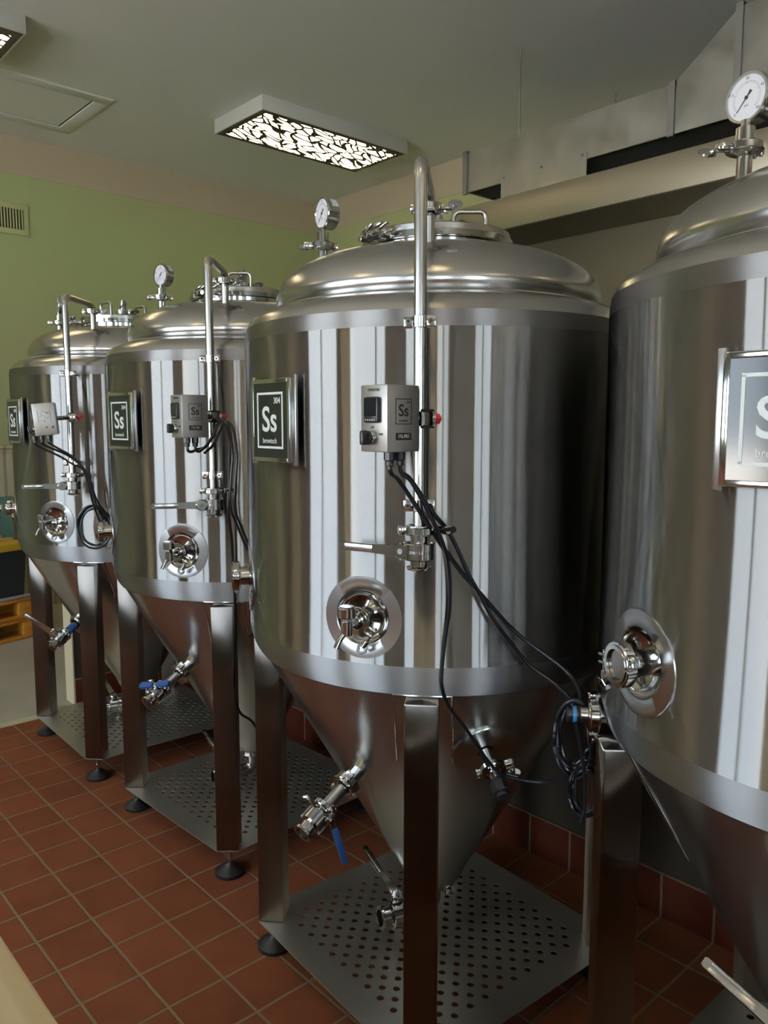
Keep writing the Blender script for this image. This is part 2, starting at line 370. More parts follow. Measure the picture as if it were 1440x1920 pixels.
struct('wall_near', wall_with_openings('X', YS, XW, XE + .15, [WINDOW_S], 0.2, SILLS[4:]))
def window(n, along, pos, a, e, mull):
    b = MB(); t = 0.05; WZ0 = SILLS[n - 1]
    def s(u0, u1, z0, z1, dep=0.07):
        if along == 'Y': b.span((pos - 0.10 - dep / 2, u0, z0), (pos - 0.10 + dep / 2, u1, z1), M_frame, 0.004)
        else: b.span((u0, pos - 0.10 - dep / 2, z0), (u1, pos - 0.10 + dep / 2, z1), M_frame, 0.004)
    s(a, a + t, WZ0, WZ1); s(e - t, e, WZ0, WZ1); s(a + t, e - t, WZ0, WZ0 + t); s(a + t, e - t, WZ1 - t, WZ1)
    for q in mull:
        c = a + (e - a) * q; s(c - 0.035, c + 0.035, WZ0 + t, WZ1 - t)
    struct('window_%d' % n, b)
window(1, 'Y', XW, 2.4, 4.5, (0.5,)); window(2, 'Y', XW, -0.25, 1.7, (0.28,)); window(3, 'Y', XW, -2.15, -1.4, ())
window(4, 'Y', XW, -5.2, -3.8, (0.5,)); window(5, 'X', YS, *WINDOW_S, (0.5,))
b = MB(); b.span((-40, -40, -0.2), (XW - 0.2, 40, -0.1), M_pave); b.span((XW - .2, -40, -0.2), (30, YS - 0.2, -0.1), M_pave); struct('ground', b)
# low partition behind the vessels, its free end is the cream post
PX = 2.222; PH = 1.30
b = MB(); b.span((PX, -3.0, 0), (PX + 0.11, 4.262, PH), M_beige_shade); struct('wall_back', b)
b = MB(); b.span((1.568, 4.262, 0), (PX + 0.11, 4.372, PH), M_beige_shade); b.span((1.560, 4.258, 0), (1.568, 4.374, PH), M_cream); struct('wall_end', b)
b = MB(); b.span((PX - 0.012, -3.0, 0), (PX, 4.25, 0.146), M_baseX, 0.002); struct('baseboard_back', b)
b = MB(); b.span((1.568, 4.25, 0), (PX, 4.262, 0.146), M_baseY, 0.002); struct('baseboard_end', b)
b = MB(); b.span((XW, TILE_Y - 0.01, 0), (1.56, TILE_Y + 0.05, 0.004), mat('threshold_strip', (0.50, 0.45, 0.30), 0.6)); struct('trim_5', b)

# ------------------------------------------------------------------ ceiling lamps, hatch, grille
def lamp(x0, y0, label):
    w, d, h = 1.385, 0.652, 0.10
    t = empty('ceiling_lamp', T(x0 + w / 2, y0 + d / 2, H)); tag(t, label, 'lamp', 'leaf fretwork ceiling lamps')
    def body(b):
        f = 0.014
        for sy in (-1, 1): b.box(w, f, h, M_white, T(0, sy * (d - f) / 2, -h / 2), 0.002)
        for sx in (-1, 1): b.box(f, d - 2 * f, h, M_white, T(sx * (w - f) / 2, 0, -h / 2), 0.002)
    part(t, 'lamp_body', 'lamp_body', body)
    part(t, 'lit_fretwork', 'lamp_fret', lambda b: b.box(w - 0.11, d - 0.10, 0.006, M_fret, T(0, 0, -h + 0.004)))
    def rim(b):
        for sy in (-1, 1): b.box(w - 0.03, 0.036, 0.008, M_fretd, T(0, sy * (d / 2 - 0.034), -h + 0.003))
        for sx in (-1, 1): b.box(0.04, d - 0.105, 0.008, M_fretd, T(sx * (w / 2 - 0.036), 0, -h + 0.003))
    part(t, 'fretwork_border', 'lamp_rim', rim)
lamp(3.235, 4.815, 'lit rectangular ceiling lamp with leaf fretwork, whole in view over the tanks')
lamp(1.668 - 1.385, 4.815, 'lit fretwork ceiling lamp cut off by the top left picture corner')
for lx, ly, lb in ((-2.67, 4.815, 'lit fretwork ceiling lamp in the far row nearest the windows'), (-1.15, -0.4, 'lit fretwork ceiling lamp above the counter, level with the nearest tank'),
                   (-2.67, 1.6, 'lit fretwork ceiling lamp beside the windows, level with the middle tank'), (0.283, -3.3, 'lit fretwork ceiling lamp in the near row by the aisle'), (3.235, -3.3, 'lit fretwork ceiling lamp in the near row by the hood')):
    lamp(lx, ly, lb)
b = MB()
hx0, hx1, hy0, hy1 = 1.30, 2.52, 5.607, 6.467
for (p, q) in (((hx0, hy0), (hx1, hy0 + .1)), ((hx0, hy1 - .1), (hx1, hy1)), ((hx1 - .1, hy0 + .1), (hx1, hy1 - .1)), ((hx0, hy0 + .1), (hx0 + .1, hy1 - .1))):
    b.span((*p, H - 0.012), (*q, H + 0.02), M_ceil, 0.002)
ht = empty('access_hatch', T(0, 0, 0)); tag(ht, 'white square access hatch in the ceiling beside the cut-off lamp', 'hatch')
link('hatch_frame', b.mesh('hatch_frame'), ht)
b = MB(); b.span((hx0 + .115, hy0 + .115, H - 0.006), (hx1 - .115, hy1 - .115, H + 0.01), M_ceil); link('hatch_panel', b.mesh('hatch_panel'), ht)
b = MB(); b.span((hx0 + .1, hy0 + .1, H - 0.002), (hx1 - .1, hy1 - .1, H + 0.005), M_slat); link('shadow_gap', b.mesh('shadow_gap'), ht)
vt = empty('wall_grille', T(2.10, YN, 3.16)); tag(vt, 'green painted air grille high on the far green wall', 'vent')
b = MB(); b.box(0.42, 0.012, 0.24, M_grille, T(0, -0.007, 0), 0.003); link('grille_frame', b.mesh('grille_frame'), vt)
b = MB(); b.box(0.335, 0.004, 0.155, M_slat, T(0, -0.0145, 0)); link('grille_opening', b.mesh('grille_opening'), vt)
b = MB()
for k in range(15): b.box(0.009, 0.010, 0.155, M_grille, T(-0.156 + k * 0.0223, -0.019, 0))
link('slats', b.mesh('slats'), vt)

# ------------------------------------------------------------------ air duct and hood
DX0, DX1 = 4.03, 5.03
d = empty('air_duct', T(DX0, 2.2, 3.05)); tag(d, 'galvanised rectangular air duct hung on rods above the steel hood', 'duct')
D = T(-DX0, -2.2, -3.05)
def dpart(name, fn, parent=None):
    b = MB(); b.M = D; fn(b); return link(name, b.mesh(name), parent or d)
s = 0.012
def low(b):
    b.span((DX0, 2.20, 3.047), (DX0 + s, 3.64, 3.297), M_galv); b.span((DX0, 2.20, 3.285), (DX1, 3.64, 3.297), M_galv)
    b.span((DX1 - s, 2.20, 3.047), (DX1, 3.64, 3.285), M_galv); b.span((DX0, 3.628, 3.047), (DX1, 3.64, 3.285), M_galv)
dpart('duct_section', low)
dpart('dark_duct_fill', lambda b: (b.span((DX0 + .013, -1.0, 3.06), (DX1 - .013, 3.62, 3.28), M_duct_shade)))  # solid black block painted as the dark, unlit duct interior
def trans(b):
    for x in (DX0, DX1 - s):
        b.add([(x + e, y, z) for e in (0, s) for y, z in ((2.20, 3.047), (2.20, 3.297), (1.87, 3.556), (1.87, 3.047))],
              [(0, 1, 2, 3), (7, 6, 5, 4), (0, 4, 5, 1), (1, 5, 6, 2), (2, 6, 7, 3), (3, 7, 4, 0)], M_galv)
    a = DX0 + s
    b.add([(a, 2.20, 3.297), (DX1, 2.20, 3.297), (DX1, 1.87, 3.556), (a, 1.87, 3.556), (a, 2.20, 3.285), (DX1, 2.20, 3.285), (DX1, 1.87, 3.544), (a, 1.87, 3.544)],
          [(0, 1, 2, 3), (7, 6, 5, 4), (0, 4, 5, 1), (1, 5, 6, 2), (2, 6, 7, 3), (3, 7, 4, 0)], M_galv)
dpart('duct_transition', trans)
def big(b):
    b.span((DX0, -1.0, 3.047), (DX0 + s, 1.87, 3.556), M_galv); b.span((DX0, -1.0, 3.544), (DX1, 1.87, 3.556), M_galv); b.span((DX1 - s, -1.0, 3.047), (DX1, 1.87, 3.544), M_galv)
dpart('duct_section', big)
for y, z in ((3.645, 3.30), (2.205, 3.305), (1.865, 3.565)):
    def fl(b, y=y, z=z):
        b.span((DX0 - .014, y - .018, 3.035), (DX0 + .004, y + .018, z), M_galvd); b.span((DX0 - .014, y - .018, z - .012), (DX1, y + .018, z + .006), M_galvd); b.span((DX1 - .004, y - .018, 3.035), (DX1 + .01, y + .018, z), M_galvd)
    dpart('flange', fl)
def cover(b):
    b.span((DX0 - .006, 2.715, 2.70), (DX0 - .002, 3.343, 3.085), M_galv)
    for y in (2.745, 3.03, 3.32): b.cyl(0.008, 0, 0.006, M_galvd, frame((DX0 - .006, y, 3.07), (-1, 0, 0)), 10)
dpart('cover_sheet', cover)
for x, y in ((DX0 + .003, 3.212), (DX1 - .003, 3.175)):
    dpart('hanger_rod', lambda b, x=x, y=y: b.tube([(x, y, 3.29), (x, y, H)], 0.005, M_galvd, seg=8))
HX, HY1 = 3.2, 2.98
h = empty('extraction_hood', T(HX, 0, 2.51)); tag(h, 'long stainless kitchen hood below the air duct behind the tanks', 'hood')
HM = T(-HX, 0, -2.51)
def hpart(name, fn):
    b = MB(); b.M = HM; fn(b); return link(name, b.mesh(name), h)
hpart('hood_front', lambda b: b.span((HX, -2.0, 2.511), (HX + .02, HY1, 2.667), M_hood, 0.003))
hpart('hood_side', lambda b: b.span((HX + .02, HY1 - .02, 2.511), (3.66, HY1, 2.667), M_hood))
hpart('hood_top', lambda b: b.span((HX + .02, -2.0, 2.655), (3.66, HY1 - .02, 2.667), M_hood))
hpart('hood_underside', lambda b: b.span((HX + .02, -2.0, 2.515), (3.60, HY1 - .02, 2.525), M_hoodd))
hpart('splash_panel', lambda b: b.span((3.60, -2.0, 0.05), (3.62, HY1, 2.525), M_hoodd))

# ------------------------------------------------------------------ vessel parts (common frame: axis at the origin, front leg at azimuth 225)
def triclamp(b, Mx, Rr, w=0.017, hinge=90, wing=270, nut='oval', mt=M_polish, flip=False):
    b.ring(Rr - 0.012, Rr, -w / 2, w / 2, mt, Mx, 36, 0.002)
    for sgn in (-1, 1): b.ring(Rr - 0.013, Rr - 0.006, sgn * w * 0.5 - 0.002, sgn * w * 0.5 + 0.002, mt, Mx, 36, 0.0005)
    hm = Mx @ RZ(hinge)
    b.box(0.013, 0.020, w * 0.9, mt, hm @ T(Rr + 0.003, 0, 0), 0.002)
    for sgn in (-1, 1): b.cyl(0.0035, -w * .62, w * .62, mt, hm @ T(Rr + 0.005, sgn * 0.006, 0), 10)
    wm = Mx @ RZ(wing) @ (Matrix.Rotation(R(180), 4, 'X') if flip else I4)
    for sgn in (-1, 1): b.box(0.022, 0.006, w * 0.95, mt, wm @ T(Rr + 0.008, sgn * 0.007, 0), 0.0015)
    b.cyl(0.003, -0.014, 0.032, mt, wm @ T(Rr + 0.013, 0, 0) @ Matrix.Rotation(R(90), 4, 'X'), 10)
    nm = wm @ T(Rr + 0.013, -0.032, 0) @ Matrix.Rotation(R(90), 4, 'X')
    b.cyl(0.006, -0.010, 0.008, mt, nm, 12)
    if nut == 'oval':
        pts = [(0.017 * math.cos(2 * math.pi * k / 20), 0.0105 * math.sin(2 * math.pi * k / 20)) for k in range(20)]
        b.poly(pts, 0.004, mt, nm @ T(0, 0.004, 0.006) @ Matrix.Rotation(R(40), 4, 'X'))
    else:
        b.ring(0.006, 0.0125, -0.006, 0.006, mt, nm @ T(0, 0, 0.012) @ Matrix.Rotation(R(70), 4, 'X'), 6, 0.001)
def ferrule(b, Mx, rt, rf, h, mt=M_polish, flip=False):   # short tube ending in a flange at height h
    b.lathe([(rt, 0), (rt, h - 0.010), (rf - 0.001, h - 0.004), (rf, h - 0.003), (rf, h), (rt * .9, h), (rt * .88, h - 0.02)], mt, Mx, 32)

COLLARS = ((210, 1.130), (153, 1.150))
def shell(b):
    seg = 192
    prof = [(.474, .957), (.480, .964), (.487, .976), (.493, .990), (.4975, 1.008), (.5, 1.028)]
    zs = [1.028 + (1.745 - 1.028) * i / 48 for i in range(49)]
    b.lathe(smooth2(prof, 3), M_hazy, seg=seg)
    vs, fs = [], []
    for z in zs:
        for i in range(seg): a = 2 * math.pi * i / seg; vs.append((.5 * math.cos(a), .5 * math.sin(a), z))
    for j in range(48):
        for i in range(seg):
            az = (i + .5) * 360 / seg; z = (zs[j] + zs[j + 1]) / 2
            if any(math.hypot(R((az - ca + 180) % 360 - 180) * .5, z - cz) < 0.072 for ca, cz in COLLARS): continue
            fs.append((j * seg + i, j * seg + (i + 1) % seg, (j + 1) * seg + (i + 1) % seg, (j + 1) * seg + i))
    b.add(vs, fs, M_brushed)
    b.lathe(smooth2([(.5, 1.745), (.4997, 1.760), (.4965, 1.780)], 4), M_hazy, seg=seg)
    b.lathe(smooth2([(.4965, 1.780), (.487, 1.799), (.470, 1.813), (.450, 1.822), (.430, 1.8275), (.413, 1.831)], 4), M_satin, seg=seg)
def dome(b):
    b.lathe(smooth2([(.411, 1.829), (.4155, 1.839), (.4193, 1.852), (.4185, 1.866), (.4115, 1.886), (.401, 1.903), (.385, 1.9185), (.360, 1.935), (.330, 1.949), (.300, 1.9585), (.25, 1.969), (.20, 1.976), (.16, 1.979)], 4), M_satin, seg=160)
    b.lathe([(.4125 + .0022 * math.cos(a), 1.8315 + .0022 * math.sin(a)) for a in [k * math.pi / 4 for k in range(9)]], M_leg, seg=160)
def cone(b):
    k = lambda z: .184 + (z - .46) / 1.74
    b.lathe([(.02, .250)] + smooth2([(.05, .252), (.072, .262), (.086, .281), (k(.31), .31)], 4) + [(k(z), z) for z in (.35, .45, .55, .65, .75, .85, .92, .957)], M_cone, seg=128)
    b.lathe([(.4725 + .0015 * math.cos(a), .957 + .0015 * math.sin(a)) for a in [k2 * math.pi / 4 for k2 in range(9)]], M_leg, seg=128)
def collar(az, z):
    def fn(b):
        n = 56; rho = [.091, .090, .062, .060]; vs = []; rings = []
        offs = [.4995, .5022, .5028, .5015]
        for r_, o_ in zip(rho, offs):
            rings.append(len(vs))
            for k in range(n):
                a = 2 * math.pi * k / n; vs.append(pol(o_, az + math.degrees(r_ * math.cos(a) / .5), z + r_ * math.sin(a)))
        fs = []
        for A, B in zip(rings, rings[1:]):
            for k in range(n): fs.append((A + k, A + (k + 1) % n, B + (k + 1) % n, B + k))
        b.add(vs, fs, M_collar)
        # dished recess
        vs = []; rings = []
        for q in range(9):
            t = q / 8; r_ = .060 * math.cos(t * math.pi / 2); dep = .034 * math.sin(t * math.pi / 2)
            rings.append(len(vs))
            for k in range(n):
                a = 2 * math.pi * k / n; vs.append(pol(.5015 - dep, az + math.degrees(r_ * math.cos(a) / .5), z + r_ * math.sin(a)))
        fs = []
        for A, B in zip(rings, rings[1:]):
            for k in range(n): fs.append((A + k, A + (k + 1) % n, B + (k + 1) % n, B + k))
        b.add(vs, fs, M_polish)
    return fn
def plate(b):                                # perforated sheet: staggered round holes cut right through
    from mathutils.geometry import tessellate_polygon
    a, e = .382, .330; top, bot = .100, .097; p = .0533; r = .0095; m_ = 14
    out = [(-a, -e), (-e, -a), (e, -a), (a, -e), (a, e), (e, a), (-e, a), (-a, e)]
    loops = [[Vector((x, y, 0)) for x, y in out]]
    for k in range(23):
        n = 12 - k % 2
        for i in range(n):
            cx, cy = (i - (n - 1) / 2) * p, (k - 11) * p / 2
            if abs(abs(cx) - .33) + abs(abs(cy) - .33) < .085: continue
            loops.append([Vector((cx + r * math.cos(2 * math.pi * q / m_), cy + r * math.sin(2 * math.pi * q / m_), 0)) for q in range(m_)])
    tris = tessellate_polygon(loops); flat = [v for l in loops for v in l]; N = len(flat)
    vs = [(v.x, v.y, top) for v in flat] + [(v.x, v.y, bot) for v in flat]; fs = []
    for t in tris:
        A, B, C_ = (flat[q] for q in t)
        up = (B - A).cross(C_ - A).z > 0
        fs.append(tuple(t) if up else tuple(t)[::-1]); fs.append(tuple(N + q for q in (tuple(t)[::-1] if up else tuple(t))))
    o = 0
    for l in loops:
        n = len(l)
        fs += [(o + q, o + (q + 1) % n, N + o + (q + 1) % n, N + o + q) for q in range(n)]; o += n
    b.add(vs, fs, M_plate, smooth=False)
def leg(b):                                  # local frame: outward along +X
    b.box(.0735, .0735, .847, M_leg, T(0, 0, .1005 + .4235), 0.004)
def leg_pad(b):                              # reinforcing plate on the cone behind the leg, weld bead on its top edge
    k = lambda z: .184 + (z - .46) / 1.74 + .0025
    vs, fs = [], []
    zz = [.955, .90, .85, .80, .752]
    for z in zz:
        for i in range(9):
            t = -0.066 + .132 * i / 8; a = t / k(z); vs.append((k(z) * math.cos(a) - .467, k(z) * math.sin(a), z))
    for j in range(4):
        for i in range(8): fs.append((j * 9 + i, j * 9 + i + 1, (j + 1) * 9 + i + 1, (j + 1) * 9 + i))
    b.add(vs, [f[::-1] for f in fs], M_cone)
    b.tube([Vector(vs[i]) + Vector((.001, 0, .001)) for i in range(9)], .0028, M_polish, seg=6)
    for i in (0, 8): b.tube([Vector(vs[j * 9 + i]) for j in range(5)], .0018, M_leg, seg=6)
def foot(b):
    b.cyl(.0075, .02, .10, M_polish, seg=12)
    b.cyl(.011, .050, .062, M_polish, seg=6)
    b.lathe([(0, 0), (.049, 0), (.051, .004), (.050, .012), (.040, .020), (.016, .034), (.013, .040), (0, .040)], M_black, seg=36)
    b.cyl(.008, .012, .024, M_black, T(-.034, 0, 0), 10)
def manway(b):
    b.lathe([(.172, 2.000), (.178, 2.004), (.179, 2.026), (.183, 2.029)], M_polish, seg=96)
    b.ring(.15, .1815, 2.029, 2.035, M_black, seg=96)
    b.lathe([(.165, 2.035), (.189, 2.035), (.1905, 2.037), (.1905, 2.056), (.188, 2.059), (.176, 2.060), (.165, 2.062), (.10, 2.070), (.0, 2.074)], M_pipe, seg=96)
def handle(b):
    b.tube([(-.042, 0, 2.058), (-.042, 0, 2.126), (.042, 0, 2.126), (.042, 0, 2.058)], .0062, M_pipe, bend=.018, seg=12)
def relief(b):                               # relief valve on the lid centre
    ferrule(b, T(0, 0, 2.068), .019, .025, .022)
    triclamp(b, T(0, 0, 2.092), .034, .016, hinge=300, wing=-10)
    b.lathe([(.0, 2.092), (.025, 2.092), (.025, 2.096), (.015, 2.100), (.015, 2.135), (.011, 2.137), (.011, 2.146), (0, 2.147)], M_polish, seg=24)
    for a in range(0, 360, 60): b.cyl(.0035, .0135, .0153, M_slat, radial(0, a, 2.122) , 8)
def lid_bolts(b):                            # closing bolts and wing nuts of the lid band
    b.ring(.188, .197, 2.026, 2.042, M_polish, seg=96)
    for a, o in ((-9, 0), (0, .012), (9, 0)):
        q = radial(.197, a, 2.036)
        b.box(.020, .016, .030, M_polish, q @ T(0, 0, .012), .003)
        b.cyl(.0045, -.03, .03, M_polish, q @ T(0, .004, .020 + o) @ Matrix.Rotation(R(90), 4, 'Y'), 10)
        b.box(.030, .005, .012, M_polish, q @ T(0, .016, .022 + o) @ Matrix.Rotation(R(25), 4, 'Z'), .002)
        b.cyl(.008, -.02, .012, M_polish, q @ T(.006, -.006, .03 + o), 12)
    b.box(.05, .010, .012, M_polish, radial(.22, 2, 2.056) @ RZ(8), .003)
    q = radial(.197, 182, 2.034); b.box(.018, .026, .014, M_polish, q @ T(0, 0, .004), .003); b.cyl(.004, -.016, .016, M_polish, q @ T(0, 0, .011) @ Matrix.Rotation(R(90), 4, 'X'), 10)
GA, GR = 140, .300
def gauge_stem(b):
    q = T(*pol(GR, GA, 0))
    b.cyl(.0127, 1.945, 2.004, M_polish, q, 20)
    b.lathe([(.0127, 1.996), (.022, 2.001), (.024, 2.003), (.024, 2.017), (.022, 2.018), (.0155, 2.022), (.0155, 2.043), (.008, 2.045), (.008, 2.056)], M_polish, q, 24)
    triclamp(b, q @ T(0, 0, 2.0105), .031, .014, hinge=350, wing=150)
def gauge_body(b):                           # local frame: face along +Z
    b.lathe([(0, -.032), (.037, -.032), (.0385, -.030), (.0385, -.006), (.041, -.005), (.0415, -.002), (.0415, .002), (.040, .004), (.0365, .004), (.0355, .001), (0, .001)], M_polish, seg=48)
    b.lathe([(.0388, -.028), (.0389, -.010)], M_dial, seg=12, a0=20, a1=70)
def gauge_dial(b):
    b.cyl(.0358, .001, .0016, M_dial, seg=48, c=0)
    for k in range(41):
        a = R(225 - 270 * k / 40); L_ = .004 if k % 10 == 0 else .002
        b.box(L_, .0005, .0003, M_inkd, Matrix.Rotation(a, 4, 'Z') @ T(.0265 - L_ / 2, 0, .0018))
    b.lathe([(.0228, .0017), (.0231, .0017)], M_red, seg=40, a0=-45, a1=225)
    for k, t in enumerate(('0', '15', '30', '45', '60')):
        a = R(225 - 270 * k / 4); b.text(t, .0065, M_inkd, T(.031 * math.cos(a), .031 * math.sin(a), .0017), 0.0001)
    b.text('psi', .0065, M_inkd, T(0, -.012, .0017), 0.0001)
def gauge_needle(b):
    q = Matrix.Rotation(R(228), 4, 'Z') @ T(0, 0, .0024)
    b.poly([(-.013, -.0026), (-.013, .0026), (-.004, .0008), (.027, .0003), (.027, -.0003), (-.004, -.0008)], .0008, M_inkd, q); b.cyl(.003, .002, .0042, M_inkd, seg=16)
PR, PA = .580, 225
def blow_pipe(b):
    p = lambda r, z: pol(r, PA, z)
    b.tube([p(PR, 1.318), p(PR, 2.045), p(.33, 2.045), p(.33, 1.935)], .0128, M_pipe, bend=.038, seg=20)
def pipe_joint(b):                           # clamped joint where the pipe enters the dome
    q = T(*pol(.33, PA, 2.018)); triclamp(b, q, .033, .016, hinge=140, wing=-20)
    b.cyl(.0132, -.02, .02, M_polish, q, 20)
def pipe_bracket(b):                         # local frame: Z outward from shell, at pipe axis
    b.box(.062, .023, .006, M_polish, T(0, 0, .006), .0015); b.box(.062, .023, .006, M_polish, T(0, 0, -.006), .0015)
    b.ring(.0128, .0165, -.0115, .0115, M_polish, Matrix.Rotation(R(90), 4, 'X'), 24, .001)
    for sx in (-1, 1):
        b.cyl(.0065, .008, .014, M_polish, T(sx * .022, 0, 0), 14); b.cyl(.0035, .0135, .0146, M_slat, T(sx * .022, 0, 0), 6)
    b.cyl(.006, -(PR - .4985), -.006, M_polish, seg=12)
def butterfly(b):                            # local frame: flow along Z, centre at 0
    b.lathe([(.016, -.040), (.0245, -.037), (.0252, -.035), (.0252, -.0325), (.018, -.030), (.018, -.019), (.030, -.017), (.0315, -.015), (.0315, -.002), (.0305, -.001), (.0305, .001), (.0315, .002), (.0315, .015), (.030, .017), (.018, .019), (.018, .036), (.025, .040), (.025, .045), (.0, .045)], M_polish, seg=36)
    b.lathe([(0, -.0325), (.016, -.033), (.016, -.040)], M_slat, seg=24)
    for a in (45, 135, 225, 315): b.cyl(.0045, -.019, .019, M_polish, RZ(a) @ T(.027, 0, 0), 8)
def valve_lever(L_, trig=True):              # local frame: hub at 0 on the Z axis, lever along +X
    def fn(b):
        b.lathe([(0, -.016), (.009, -.016), (.009, -.006), (.0165, -.004), (.0175, 0), (.0175, .010), (.015, .013), (0, .013)], M_polish, seg=24)
        b.lathe([(0, .0135), (.0055, .0135), (.006, .0155), (.003, .0158), (0, .0145)], M_galvd, seg=14)
        pts = [(.008, -.0125), (.030, -.011), (L_ * .5, -.0088), (L_ - .004, -.0085), (L_, -.006), (L_, .006), (L_ - .004, .0085), (L_ * .5, .0088), (.030, .011), (.008, .0125)]
        b.poly(pts, .0055, M_polish, T(0, 0, .002))
        b.box(L_ * .46, .0125, .0012, M_pipe, T(L_ * .70, 0, .0079), .0004)
        if trig: b.tube([(.02, 0, -.001), (.05, 0, -.007), (L_ * .72, 0, -.009)], .0035, M_polish, seg=8, smooth=3)
    return fn
def logo_plate(b):                           # local frame: X right, Y up, Z outward
    w, h_ = .165, .188
    b.box(w, h_, .012, M_collar, T(0, 0, .002), .003)
    for sx in (-1, 1): b.box(.013, h_ + .014, .007, M_collar, T(sx * (w / 2 + .0065), 0, -.0015), .002)
    for sx in (-1, 1): b.box(.010, h_, .003, M_polish, T(sx * (w / 2 - .005), 0, .0085), .001)
    for sy in (-1, 1): b.box(w - .020, .010, .003, M_polish, T(0, sy * (h_ / 2 - .005), .0085), .001)
def logo_face(b):
    b.box(.145, .168, .002, M_enamel, T(0, 0, .0085))
    Z = .0098; w, h_ = .106, .122
    for sx in (-1, 1): b.box(.0052, h_, .0006, M_ink, T(sx * w / 2, 0, Z))
    for sy in (-1, 1): b.box(w + .0052, .0052, .0006, M_ink, T(0, sy * h_ / 2, Z))
    b.text('304', .019, M_ink, T(.031, .044, Z), .0003, bold=.0002)
    b.text('Ss', .080, M_ink, T(-.002, .000, Z), .0003, sx=.98, bold=.0012)
    b.text('brewtech', .0175, M_ink, T(-.002, -.046, Z), .0003, sx=.9)
def sample_valve(b):                         # local frame: Z outward, Y up, origin on the shell
    b.cyl(.016, -.036, .026, M_polish, seg=24)
    b.lathe([(.016, .020), (.025, .024), (.025, .031), (.014, .036), (.012, .050), (.009, .058), (.009, .078)], M_polish, seg=28)
    triclamp(b, T(0, 0, .027), .031, .014, hinge=150, wing=-35, nut='hex')
    b.cyl(.0125, -.020, .010, M_polish, T(0, 0, .080) @ Matrix.Rotation(R(-90), 4, 'X'), 20)
    b.tube([(0, -.012, .084), (-.010, -.026, .092), (-.016, -.044, .100)], .0058, M_polish, seg=12, smooth=3)
def sample_knob(b):
    q = T(0, 0, .080) @ Matrix.Rotation(R(-90), 4, 'X')
    b.cyl(.0125, .010, .018, M_pipe, q, 6); b.cyl(.0185, .018, .040, M_polish, q, 18); b.cyl(.015, .040, .0425, M_polish, q, 18)
def side_port(b):                            # local frame: Z outward, origin on the shell
    ferrule(b, T(0, 0, -.036), .0242, .032, .070); b.cyl(.032, .034, .040, M_polish, seg=32)
    triclamp(b, T(0, 0, .035), .039, .019, hinge=20, wing=184, nut='hex', flip=True)
    b.cyl(.0235, .040, .0415, M_pipe, seg=32)
def racking(b):                              # local frame: Z along the outlet, origin on the cone
    ferrule(b, T(0, 0, -.03), .0215, .0255, .078); triclamp(b, T(0, 0, .050), .036, .022, hinge=60, wing=250)
    b.cyl(.0165, .05, .142, M_pipe, seg=28)
    triclamp(b, T(0, 0, .136), .031, .015, hinge=20, wing=200)
    b.lathe([(.018, .136), (.025, .141), (.025, .146), (.019, .150), (.019, .156), (.029, .158), (.029, .186), (.019, .188), (.019, .206), (.0255, .210), (.0255, .216), (.018, .216), (.017, .200), (0, .199)], M_polish, seg=36)
    for a in (45, 135, 225, 315): b.cyl(.0042, .154, .190, M_polish, RZ(a) @ T(.0275, 0, 0), 8)
def vinyl_lever(L_):                         # hub at 0, lever along +X, blue sleeve on a flat steel bar
    def fn(b):
        b.cyl(.008, -.020, .006, M_polish, seg=12); b.box(.03, .016, .004, M_polish, T(.012, 0, .003), .001)
        b.box(L_ - .02, .0175, .008, M_blue, T(.02 + (L_ - .02) / 2, 0, .004), .003)
    return fn
def tee_lever(b):                            # short blue wing handle, both sides
    b.cyl(.008, -.020, .006, M_polish, seg=12)
    for sg in (-1, 1):
        b.poly([(sg * .008, -.008), (sg * .05, -.013), (sg * .058, -.008), (sg * .058, .008), (sg * .05, .013), (sg * .008, .008)][::sg], .010, M_blue)
def probe(b):                                # temperature probe, Z along its axis out of the cone
    b.cyl(.0155, -.02, .060, M_polish, seg=24); b.lathe([(.0155, .046), (.025, .051), (.025, .060), (.0155, .064), (.0135, .082), (0, .083)], M_polish, seg=28)
    triclamp(b, T(0, 0, .055), .031, .014, hinge=200, wing=20)
def probe_plug(b):
    b.cyl(.014, .080, .092, M_plastic, seg=16); b.cyl(.021, .090, .118, M_plastic, seg=8); b.cyl(.015, .118, .128, M_plastic, seg=14)
def probe_disc(b):
    b.lathe([(.082, -.010), (.082, .002), (.080, .004), (.02, .004)], M_cone, seg=40)
def low_probe(b):                            # small probe port above the leg
    b.cyl(.0165, -.03, .060, M_pipe, seg=24); ferrule(b, I4, .0165, .025, .034); triclamp(b, T(0, 0, .034), .034, .018, hinge=90, wing=270)
def low_plug(b):
    b.cyl(.0155, .060, .085, M_plastic, seg=14); b.cyl(.0162, .066, .074, M_film, seg=14)
def outlet(b):                               # bottom ferrule, clamp and elbow
    b.lathe([(.03, .262), (.03, .250), (.0385, .246), (.0385, .236), (.026, .233)], M_polish, seg=32); triclamp(b, T(0, 0, .241), .045, .018, hinge=60, wing=300)
    b.tube([(0, 0, .24), (0, 0, .168), pol(.080, OA, .168)], .0245, M_pipe, bend=.06, seg=24)
    q = radial(.085, OA, .168); triclamp(b, q, .040, .018, hinge=80, wing=250)
    b.lathe([(.0245, -.005), (.030, .006), (.038, .010), (.038, .046), (.030, .050), (.0245, .052), (.0245, .068), (.032, .072), (.032, .078), (.022, .078), (.021, .05), (0, .049)], M_polish, q, 36)
OA = 165

